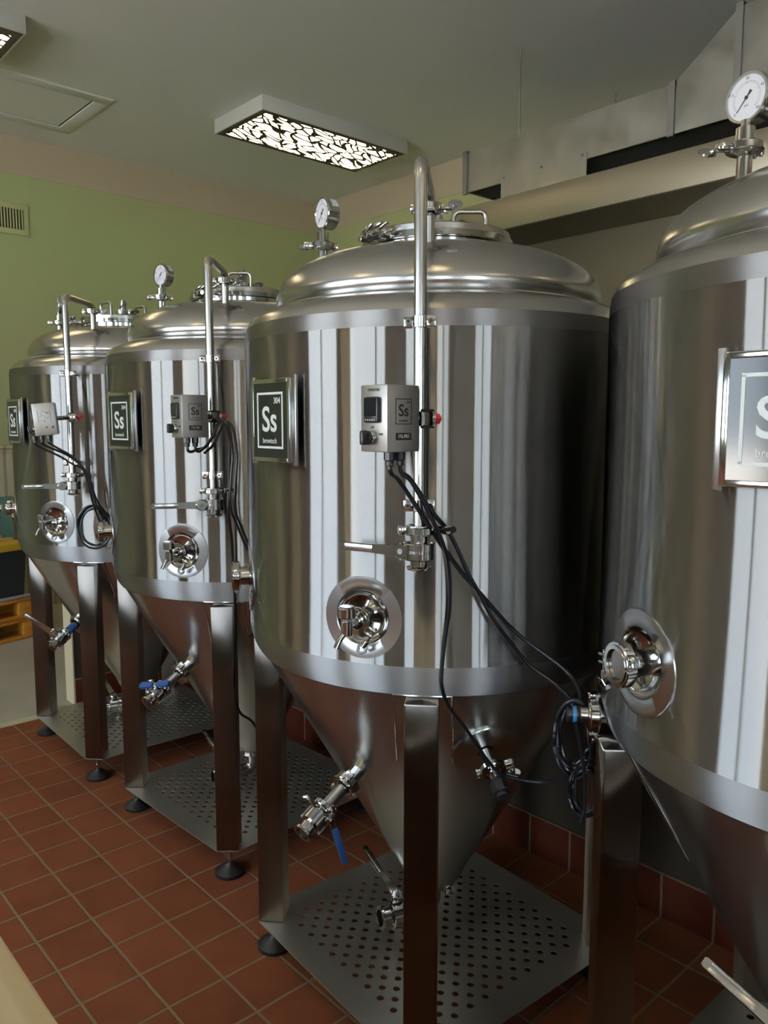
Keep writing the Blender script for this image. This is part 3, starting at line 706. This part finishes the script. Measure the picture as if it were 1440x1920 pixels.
def tank(x, y, th, label, cfg):
    t = empty('fermentation_tank', T(x, y, 0) @ RZ(th)); tag(t, label, 'tank', 'conical fermentation tanks')
    part(t, 'shell', 'shell', shell); part(t, 'dome', 'dome', dome); part(t, 'cone', 'cone', cone)
    part(t, 'base_plate', 'plate', plate)
    for a in (45, 135, 225, 315):
        lg = part(t, 'leg', 'leg', leg, T(*pol(.467, a, 0)) @ RZ(a))
        part(lg, 'foot', 'foot', foot); part(lg, 'weld_pad', 'leg_pad', leg_pad)
    lid = part(t, 'manway_lid', 'manway', manway, T(0, 0, -.033))
    for (a, off) in cfg.get('handles', ((-40, .085),)):
        part(lid, 'handle', 'handle', handle, T(*pol(off, a, 0)) @ RZ(a + cfg.get('hrot', 90)))
    part(lid, 'relief_valve', 'relief', relief); part(lid, 'lid_clamp', 'lid_bolts', lid_bolts, RZ(cfg.get('bolts', 183)))
    g = part(t, 'pressure_gauge', 'gauge_stem', gauge_stem)
    gm = radial(GR, GA, 2.092); gm = T(*pol(GR, GA, 2.094)) @ RZ(cfg['gauge'] - GA) @ T(*(-pol(GR, GA, 2.094))) @ gm
    part(g, 'gauge_body', 'gauge_body', gauge_body, gm); part(g, 'dial', 'gauge_dial', gauge_dial, gm); part(g, 'needle', 'gauge_needle', gauge_needle, gm)
    if cfg.get('pipe', True):
        p = part(t, 'blow_off_pipe', 'blow_pipe', blow_pipe); part(p, 'pipe_joint', 'pipe_joint', pipe_joint)
        for z in (1.742, 1.385): part(p, 'pipe_bracket', 'pipe_bracket', pipe_bracket, radial(PR, PA, z))
        vm = T(*pol(PR, PA, 1.294)); v = part(t, 'butterfly_valve', 'butterfly', butterfly, vm)
        part(v, 'clamp', 'blow_clamp', lambda b: triclamp(b, T(0, 0, .042), .033, .016, hinge=150, wing=-20, nut='oval'))
        la = cfg['lever'] ; u = pol(1, la, 0); n = pol(1, la + 90, 0)      # lever direction and hub axis in the vessel frame
        hub = pol(.034, la, 0) + n * 0
        lm = Matrix((u, Vector((0, 0, -1)), Vector((0, 0, 1)).cross(u))).transposed().to_4x4(); lm.translation = pol(.034, la, 0) + pol(.014, 225, 0)
        part(v, 'lever', 'lever%.2f' % cfg.get('llen', .15), valve_lever(cfg.get('llen', .15)), lm)
    lp = part(t, 'logo_plate', 'logo_plate', logo_plate, radial(.5045, 181, 1.553)); part(lp, 'logo', 'logo_face', logo_face)['label'] = 'black enamel plate lettered Ss'
    c = part(t, 'port_collar', 'collar_a', collar(*COLLARS[0])); c2 = part(t, 'port_collar', 'collar_b', collar(*COLLARS[1]))
    sv = part(t, 'sample_valve', 'sample_valve', sample_valve, radial(.5, *COLLARS[0])); part(sv, 'knob', 'sample_knob', sample_knob)
    part(t, 'side_port', 'side_port', side_port, radial(.5, *COLLARS[1]))
    rk = part(t, 'racking_valve', 'racking', racking, radial(.303, cfg.get('rack_az', 190), .676, 25))
    for nm, key, fn, M, lab in cfg.get('rack', ()):
        o = part(rk, nm, key, fn, M)
        if lab: o['label'] = lab
    k = part(t, 'probe_disc', 'probe_disc', probe_disc, radial(.374, 247, .788, 30)); pr = part(t, 'temperature_probe', 'probe', probe, radial(.374, 247, .788, 30)); part(pr, 'plug', 'probe_plug', probe_plug)
    if cfg.get('low_probe'): part(part(t, 'low_probe', 'low_probe', low_probe, radial(.478, 132, .990)), 'plug', 'low_plug', low_plug)['label'] = 'black plug with blue tape'
    bo = part(t, 'bottom_valve', 'outlet', outlet)
    bm_ = T(*pol(.113, OA, .200)) @ Matrix.Rotation(R(0), 4, 'Z')
    u = (pol(1, 92, 0) * .86 + Vector((0, 0, .5))).normalized(); n = Vector((0, 0, 1)) - u * u.z; n.normalize()
    lm = Matrix((u, n.cross(u), n)).transposed().to_4x4(); lm.translation = pol(.113, OA, .218)
    part(bo, 'lever', 'lever%.2f' % .17, valve_lever(.17), lm)
    return t

def lever_frame(o, u, n):                    # lever along u, hub axis n
    u = Vector(u).normalized(); n = Vector(n); n = (n - u * n.dot(u)).normalized()
    m = Matrix((u, n.cross(u), n)).transposed().to_4x4(); m.translation = Vector(o); return m
# racking valve levers, in the valve's own frame (Z along the outlet, Y up, X to the right seen from outside)
blue = [('lever', 'vinyl_long', vinyl_lever(.125), lever_frame((.034, -.010, .150), (.05, -.95, .12), (1, .15, .2)), 'blue vinyl covered lever')]
tee = [('lever', 'tee', tee_lever, lever_frame((0, .032, .160), (.93, .02, -.36), (0, 1, .2)), 'blue wing handle')]
chrome = [('lever', 'lever0.16r', valve_lever(.155), lever_frame((-.010, .034, .172), (-.46, .67, .17), (.72, .25, .68)), None),
          ('sleeve', 'sleeve', lambda b: b.cyl(.0178, .068, .118, M_blue, seg=24), I4, 'blue sleeve on the outlet')]
chrome_near = [('lever', 'lever0.18r', valve_lever(.165), lever_frame((-.012, .040, .165), (-.885, .426, -.185), (.1, 1, .1)), None)]
tank(1.635, 3.620, -1.5, 'farthest steel conical tank, leftmost, beside the concrete floor and orange pallets',
     dict(gauge=166, lever=160, rack=chrome, rack_az=203, bolts=160, handles=((10, .09), (190, .09)), hrot=90))
tank(1.650, 2.610, 2.5, 'steel conical tank second from the left, blue wing handle on its cone valve',
     dict(gauge=187, lever=152, bolts=200, rack=tee, handles=((225, .06),), hrot=90))
tank(1.537, 1.489, -4.0, 'largest whole steel conical tank in the middle, blue lever on its cone valve',
     dict(gauge=174, lever=112, rack=blue, handles=((-40, .085),), hrot=0, llen=.145))
tank(1.620, 0.430, -1.0, 'nearest steel conical tank, cut off by the right picture edge',
     dict(gauge=168, lever=150, rack=chrome_near, low_probe=True))

# ------------------------------------------------------------------ temperature controllers on the pipes
CW, CD, CH = .082, .074, .124
def c_box(b): b.box(CW, CD, CH, M_box, I4, .0025); b.box(.0015, CD * .9, CH * .96, M_film, T(CW / 2 + .0006, .004, 0))
LF = Matrix(((0, 0, -1, -CD), (-1, 0, 0, 0), (0, 1, 0, 0), (0, 0, 0, 1)))
def left_face(): # plane of the narrow side: X right, Y up, Z outward (-x)
    m = Matrix(((0, 0, -1), (-1, 0, 0), (0, 1, 0))).to_4x4(); m.translation = Vector((-CW / 2 - .0004, 0, 0)); return m
def front_face():
    m = Matrix(((1, 0, 0), (0, 0, -1), (0, 1, 0))).to_4x4(); m.translation = Vector((0, -CD / 2 - .0004, 0)); return m
def c_disp(b):
    q = left_face(); b.box(.040, .048, .010, M_plastic, q @ T(0, .016, .004), .004); b.box(.033, .033, .0006, M_screen, q @ T(0, .021, .0093))
    for k in range(5): b.box(.0025, .0022, .0006, M_ink, q @ T(-.012 + k * .006, -.0025, .0093))
def c_knob(b):
    q = left_face() @ T(-.004, -.035, 0); b.cyl(.0135, 0, .010, M_polish, q, 28); b.cyl(.0115, .010, .014, M_plastic, q, 24); b.box(.010, .027, .016, M_plastic, q @ T(0, 0, .020), .003)
def c_letters(b):
    q = left_face(); b.text('TEMPERATURE', .0072, M_inkd, q @ T(0, .0525, 0), .0002, sx=.72); b.text('OFF', .0065, M_inkd, q @ T(-.003, -.0165, 0), .0002, sx=.8); b.text('CRASH', .0065, M_inkd, q @ T(.0195, -.029, 0), .0002, sx=.6)
def c_badge(b):
    q = front_face(); w, h_ = .040, .046; q1 = q @ T(0, .013, 0)
    for sx in (-1, 1): b.box(.0014, h_, .0005, M_inkd, q1 @ T(sx * w / 2, 0, 0))
    for sy in (-1, 1): b.box(w, .0014, .0005, M_inkd, q1 @ T(0, sy * h_ / 2, 0))
    b.text('304', .0062, M_inkd, q1 @ T(.012, .017, 0), .0002); b.text('Ss', .031, M_inkd, q1 @ T(0, .001, 0), .0002, bold=.0004); b.text('brewtech', .0058, M_inkd, q1 @ T(0, -.017, 0), .0002)
    b.box(.040, .0135, .0005, M_inkd, q @ T(0, -.033, 0)); b.text('FTSs PRO', .0092, M_ink, q @ T(0, -.033, .0004), .0002, sx=.72)
def c_badge_worn(b):
    q = front_face() @ T(0, .012, 0); rnd = random.Random(4)
    for sx in (-1, 1): b.box(.0014, .046, .0005, M_inkd, q @ T(sx * .022, 0, 0))
    for k in range(26): b.box(rnd.uniform(.002, .007), rnd.uniform(.0008, .002), .0005, M_inkd, q @ T(rnd.uniform(-.017, .017), rnd.uniform(-.02, .02), 0) @ RZ(rnd.uniform(0, 180)))
    b.box(.007, .008, .0005, M_inkd, q @ T(.026, -.044, 0)); b.box(.006, .005, .0005, M_inkd, q @ T(.004, -.043, 0))
def c_glands(n):
    def fn(b):
        for k in range(n):
            x = -.020 + (k - (n == 3)) * .026; b.cyl(.0105, -.016, .002, M_plastic, T(x, -.020, -CH / 2), 8); b.cyl(.008, -.026, -.016, M_plastic, T(x, -.020, -CH / 2), 14)
    return fn
def c_bracket(dx, dy):
    def fn(b):
        b.tube([(CW / 2 - .01, 0, 0), (CW / 2 + dx, dy, 0)], .009, M_polish, seg=12)
        b.box(.034, .032, .030, M_polish, T(CW / 2 + dx + .004, dy, 0), .004); b.box(.030, .034, .004, M_plastic, T(CW / 2 + dx + .006, dy, .0165)); b.box(.030, .034, .004, M_plastic, T(CW / 2 + dx + .006, dy, -.0165))
    return fn
def c_redknob(dx, dy):
    def fn(b):
        q = frame((CW / 2 + dx + .022, dy - .004, 0), (1, -.45, 0)); b.cyl(.0125, -.004, .010, M_polish, q, 20); b.cyl(.0105, .010, .020, M_red, q, 10); b.cyl(.006, .020, .023, M_red, q, 10)
    return fn
def controller(x, y, z, rot, label, n, worn=False, br=(.012, .012), roll=0, key=''):
    t = empty('temperature_controller', T(x, y, z) @ RZ(rot) @ Matrix.Rotation(R(roll), 4, 'Y')); tag(t, label, 'controller', 'temperature controllers on the tank pipes')
    part(t, 'housing', 'c_box', c_box); ds = part(t, 'display', 'c_disp', c_disp); part(t, 'knob', 'c_knob', c_knob); part(t, 'lettering', 'c_letters', c_letters)
    part(t, 'badge', 'c_badge_w' if worn else 'c_badge', c_badge_worn if worn else c_badge); part(t, 'cable_glands', 'c_glands%d' % n, c_glands(n))
    bk = part(t, 'bracket', 'c_br' + key, c_bracket(*br)); part(bk, 'red_knob', 'c_rk' + key, c_redknob(*br))['label'] = 'red clamping knob'
controller(1.016, 1.104, 1.556, 0.0, 'grey steel controller box on the pipe of the middle tank, display and knob facing left', 2, br=(.044, .004), key='a')
controller(1.149, 2.120, 1.566, -2.5, 'grey steel controller box with clear black logo on second tank from left', 2, br=(.062, .060), key='b')
controller(1.105, 3.185, 1.560, -24.0, 'worn controller box with rubbed-off logo, knob at left, on the leftmost tank', 3, worn=True, br=(.050, .055), roll=-5, key='c')

# ------------------------------------------------------------------ cables
def cable(name, paths, r, label, cat='cable', group=None, extra=None):
    b = MB()
    for p in paths: b.tube(p, r, M_cable, seg=8, smooth=5)
    if extra: extra(b)
    o = link(name, b.mesh(name)); return tag(o, label, cat, group)
CA = [(.996, 1.084, 1.472), (.999, 1.084, 1.456), (1.031, 1.097, 1.44), (1.074, 1.092, 1.387), (1.127, 1.079, 1.312), (1.18, 1.071, 1.249), (1.225, 1.06, 1.201), (1.266, 1.045, 1.153), (1.318, 1.023, 1.097), (1.368, 0.941, 1.030), (1.339, 0.885, 1.004), (1.305, 0.860, .985)]
CB = [(1.022, 1.084, 1.472), (1.026, 1.084, 1.455), (1.046, 1.078, 1.44), (1.094, 1.069, 1.377), (1.149, 1.071, 1.326), (1.192, 1.06, 1.243), (1.226, 1.054, 1.191), (1.257, 1.045, 1.138), (1.296, 1.034, 1.088), (1.336, 1.012, 1.033), (1.355, .96, 1.0), (1.345, .90, .975), (1.310, .865, .965)]
CC = [(1.020, 1.082, 1.470), (1.026, 1.081, 1.452), (1.05, 1.074, 1.43), (1.112, 1.065, 1.33), (1.155, 1.08, 1.261), (1.172, 1.091, 1.176), (1.177, 1.107, 1.106), (1.176, 1.115, 1.038), (1.176, 1.115, 0.993), (1.203, 1.117, 0.94), (1.256, 1.112, 0.875), (1.294, 1.099, 0.815), (1.329, 1.09, 0.771), (1.358, 1.076, 0.751), (1.40, 1.03, 0.742), (1.40, .975, .765), (1.362, .915, .82), (1.315, .870, .87)]
gc = 'black cables from the controllers'
cable('cable', [CA], .0046, 'black cable crossing the middle tank front, lower of the diagonal pair', group=gc)
cable('cable', [CB], .0046, 'black cable crossing the middle tank front, upper of the diagonal pair', group=gc)
cable('cable', [CC], .0040, 'thin black cable falling beside the middle tank front leg to the cone probe', group=gc)
CD_ = [(1.128, 2.101, 1.480), (1.131, 2.101, 1.466), (1.15, 2.115, 1.462), (1.177, 2.136, 1.467), (1.202, 2.126, 1.475), (1.231, 2.127, 1.512), (1.256, 2.131, 1.552), (1.271, 2.119, 1.544), (1.284, 2.122, 1.487), (1.286, 2.133, 1.371), (1.282, 2.136, 1.272), (1.304, 2.157, 1.183), (1.317, 2.172, 1.059), (1.325, 2.179, 0.97), (1.332, 2.198, 0.84), (1.337, 2.22, 0.671), (1.378, 2.251, 0.57), (1.434, 2.273, 0.52), (1.479, 2.304, 0.468)]
CE_ = [(1.154, 2.100, 1.480), (1.158, 2.101, 1.466), (1.175, 2.11, 1.464), (1.213, 2.129, 1.485), (1.236, 2.122, 1.528), (1.26, 2.128, 1.555), (1.276, 2.115, 1.536), (1.29, 2.117, 1.454), (1.285, 2.121, 1.372), (1.287, 2.132, 1.288), (1.319, 2.146, 1.225), (1.347, 2.151, 1.166), (1.363, 2.153, 1.14)]
cable('cable', [CD_], .0046, 'black cable hanging straight down the second tank from the left', group=gc)
cable('cable', [CE_, [(x + .012, y - .006, z - .006) for x, y, z in CE_[2:]]], .0042, 'paired black cables curving right across the second tank from the left', group=gc)
CF = [[(1.055, 3.188, 1.475), (1.075, 3.19, 1.455), (1.146, 3.176, 1.417), (1.187, 3.149, 1.385), (1.221, 3.132, 1.363), (1.24, 3.13, 1.309), (1.253, 3.132, 1.244), (1.268, 3.133, 1.189), (1.287, 3.131, 1.133)],
      [(1.079, 3.177, 1.475), (1.10, 3.178, 1.457), (1.169, 3.153, 1.421), (1.21, 3.128, 1.381), (1.234, 3.122, 1.342), (1.25, 3.121, 1.277), (1.268, 3.12, 1.211), (1.293, 3.115, 1.156)],
      [(1.103, 3.167, 1.475), (1.122, 3.163, 1.458), (1.184, 3.138, 1.415), (1.218, 3.122, 1.372), (1.241, 3.116, 1.325), (1.259, 3.114, 1.256), (1.282, 3.111, 1.2), (1.301, 3.11, 1.149)]]
for k, pth in enumerate(CF):
    cable('cable', [pth], .0042, ('left', 'middle', 'right')[k] + ' of the three black cables under the worn controller on the leftmost tank', group=gc)
def coil(c, u, w, loops, r, rnd):
    P = []
    for (a, b_, du, dw) in loops:
        for k in range(14):
            t = 2 * math.pi * k / 14
            P.append(Vector(c) + u * (du + a * math.cos(t)) + w * (dw + b_ * math.sin(t)) + u.cross(w) * rnd.uniform(-.008, .008))
    return P
rnd = random.Random(2)
u = Vector((.77, -.64, 0)); w = Vector((0, 0, 1))
cable('cable_coil', [coil((1.265, 3.155, 1.125), u, w, [(.066, .088, 0, 0), (.060, .080, .003, .004), (.068, .086, .004, -.002), (.056, .074, .006, .0)], .0042, rnd)], .0042, 'round coil of black cable hung between the two leftmost tanks', 'cable coil', 'coiled cables')
u = Vector((.54, -.84, 0))
Lp = [(.030, .072, -.006, 0), (.037, .080, -.004, -.006), (.033, .066, -.008, .002), (.039, .078, -.003, -.008), (.034, .070, -.006, .0), (.038, .083, -.004, -.009), (.028, .064, -.002, .003)]
Lq = [(.024, .046, .022, -.110), (.029, .052, .020, -.116), (.022, .058, .024, -.104), (.030, .050, .018, -.112)]
cable('cable_coil', [coil((1.290, .858, .934), u, w, Lp, .0032, rnd), coil((1.290, .858, .934), u, w, Lq, .003, rnd), [(1.262, .842, .975), (1.272, .838, .93), (1.282, .832, .87), (1.285, .83, .80), (1.280, .835, .765)]], .0036, 'tangled coil of black cable hung between the middle tank and nearest tank', 'cable coil', 'coiled cables')

# ------------------------------------------------------------------ things on the concrete floor, far left
def rotbox(b, c, sx, sy, sz, mt, a, bev=0.0): b.box(sx, sy, sz, mt, T(*c) @ RZ(a), bev)
PA_ = 15; PC = (1.47, 6.05)
def pallet(z0, label, off=(0, 0)):
    t = empty('pallet', T(PC[0] + off[0], PC[1] + off[1], z0) @ RZ(PA_)); tag(t, label, 'pallet', 'stacked orange pallets')
    b = MB()
    for k in range(5): b.box(.80, .09, .018, M_orange, T(0, -.24 + k * .12, .131), .003)
    link('deck', b.mesh('deck'), t)
    for yy in (-.25, 0, .25):
        for xx in (-.335, 0, .335):
            b = MB(); b.box(.13, .08, .097, M_orange, T(xx, yy, .0735), .004); link('block', b.mesh('block'), t)
    b = MB()
    for yy in (-.25, 0, .25): b.box(.80, .09, .025, M_orange, T(0, yy, .0125), .003)
    link('base_board', b.mesh('base_board'), t)
pallet(0, 'orange wooden pallet standing on the concrete floor, lower of two'); pallet(.142, 'orange wooden pallet under the black crate, upper of two', (-.02, .02))
b = MB(); b.box(.74, .52, .022, M_greyb, T(PC[0], PC[1] + .02, .295) @ RZ(PA_), .004); tag(link('grey_board', b.mesh('grey_board')), 'thin grey board between the orange pallet and the black crate', 'board')
cr = empty('storage_crate', T(PC[0], PC[1] + .02, .3065) @ RZ(PA_)); tag(cr, 'black plastic crate with a yellow lid on the orange pallets', 'crate')
b = MB(); b.add([(sx * (.35 - (.02 if z == 0 else 0)), sy * (.25 - (.02 if z == 0 else 0)), z) for z in (0, .335) for sx, sy in ((-1, -1), (1, -1), (1, 1), (-1, 1))], [(3, 2, 1, 0), (4, 5, 6, 7), (0, 1, 5, 4), (1, 2, 6, 5), (2, 3, 7, 6), (3, 0, 4, 7)], M_crate); link('crate_body', b.mesh('crate_body'), cr)
b = MB(); b.box(.73, .53, .055, M_yellow, T(0, 0, .358), .006); link('lid', b.mesh('lid'), cr)
b = MB()
for k in range(9): b.box(.055, .12, .03, M_bone, T(-.30 + k * .075, .06, .398), .006)
b.box(.70, .05, .018, M_bone, T(0, -.08, .394), .004); link('hinge_teeth', b.mesh('hinge_teeth'), cr)
b = MB(); b.box(1.5, .02, .95, M_teal, T(1.30, 6.74, .476) @ Matrix.Rotation(R(-3), 4, 'X'), .003); tag(link('teal_board', b.mesh('teal_board')), 'large teal green board leaning on the wainscot behind the black crate', 'board')
b = MB(); b.tube([(1.135, 3.893, 1.150), (.25, 4.37, 1.148)], .018, M_pipe, seg=18); triclamp(b, frame((1.115, 3.904, 1.150), (-.88, .475, 0)), .034, .018); tag(link('transfer_pipe', b.mesh('transfer_pipe')), 'horizontal steel pipe clamped to the leftmost tank, running out of view', 'pipe')

# ------------------------------------------------------------------ pine counter edge; unseen length and body added to block low light
t = empty('counter', T(.19, -1.15, 0)); tag(t, 'pale pine counter top at the bottom left picture corner, on an added light blocker', 'counter')
b = MB(); b.box(.286, 5.5, .045, M_pine, T(0, 0, .7275), .008); link('counter_top', b.mesh('counter_top'), t)
b = MB(); b.box(.20, 5.4, .704, M_panel, T(0, 0, .3525), .004); link('light_blocker', b.mesh('light_blocker'), t)
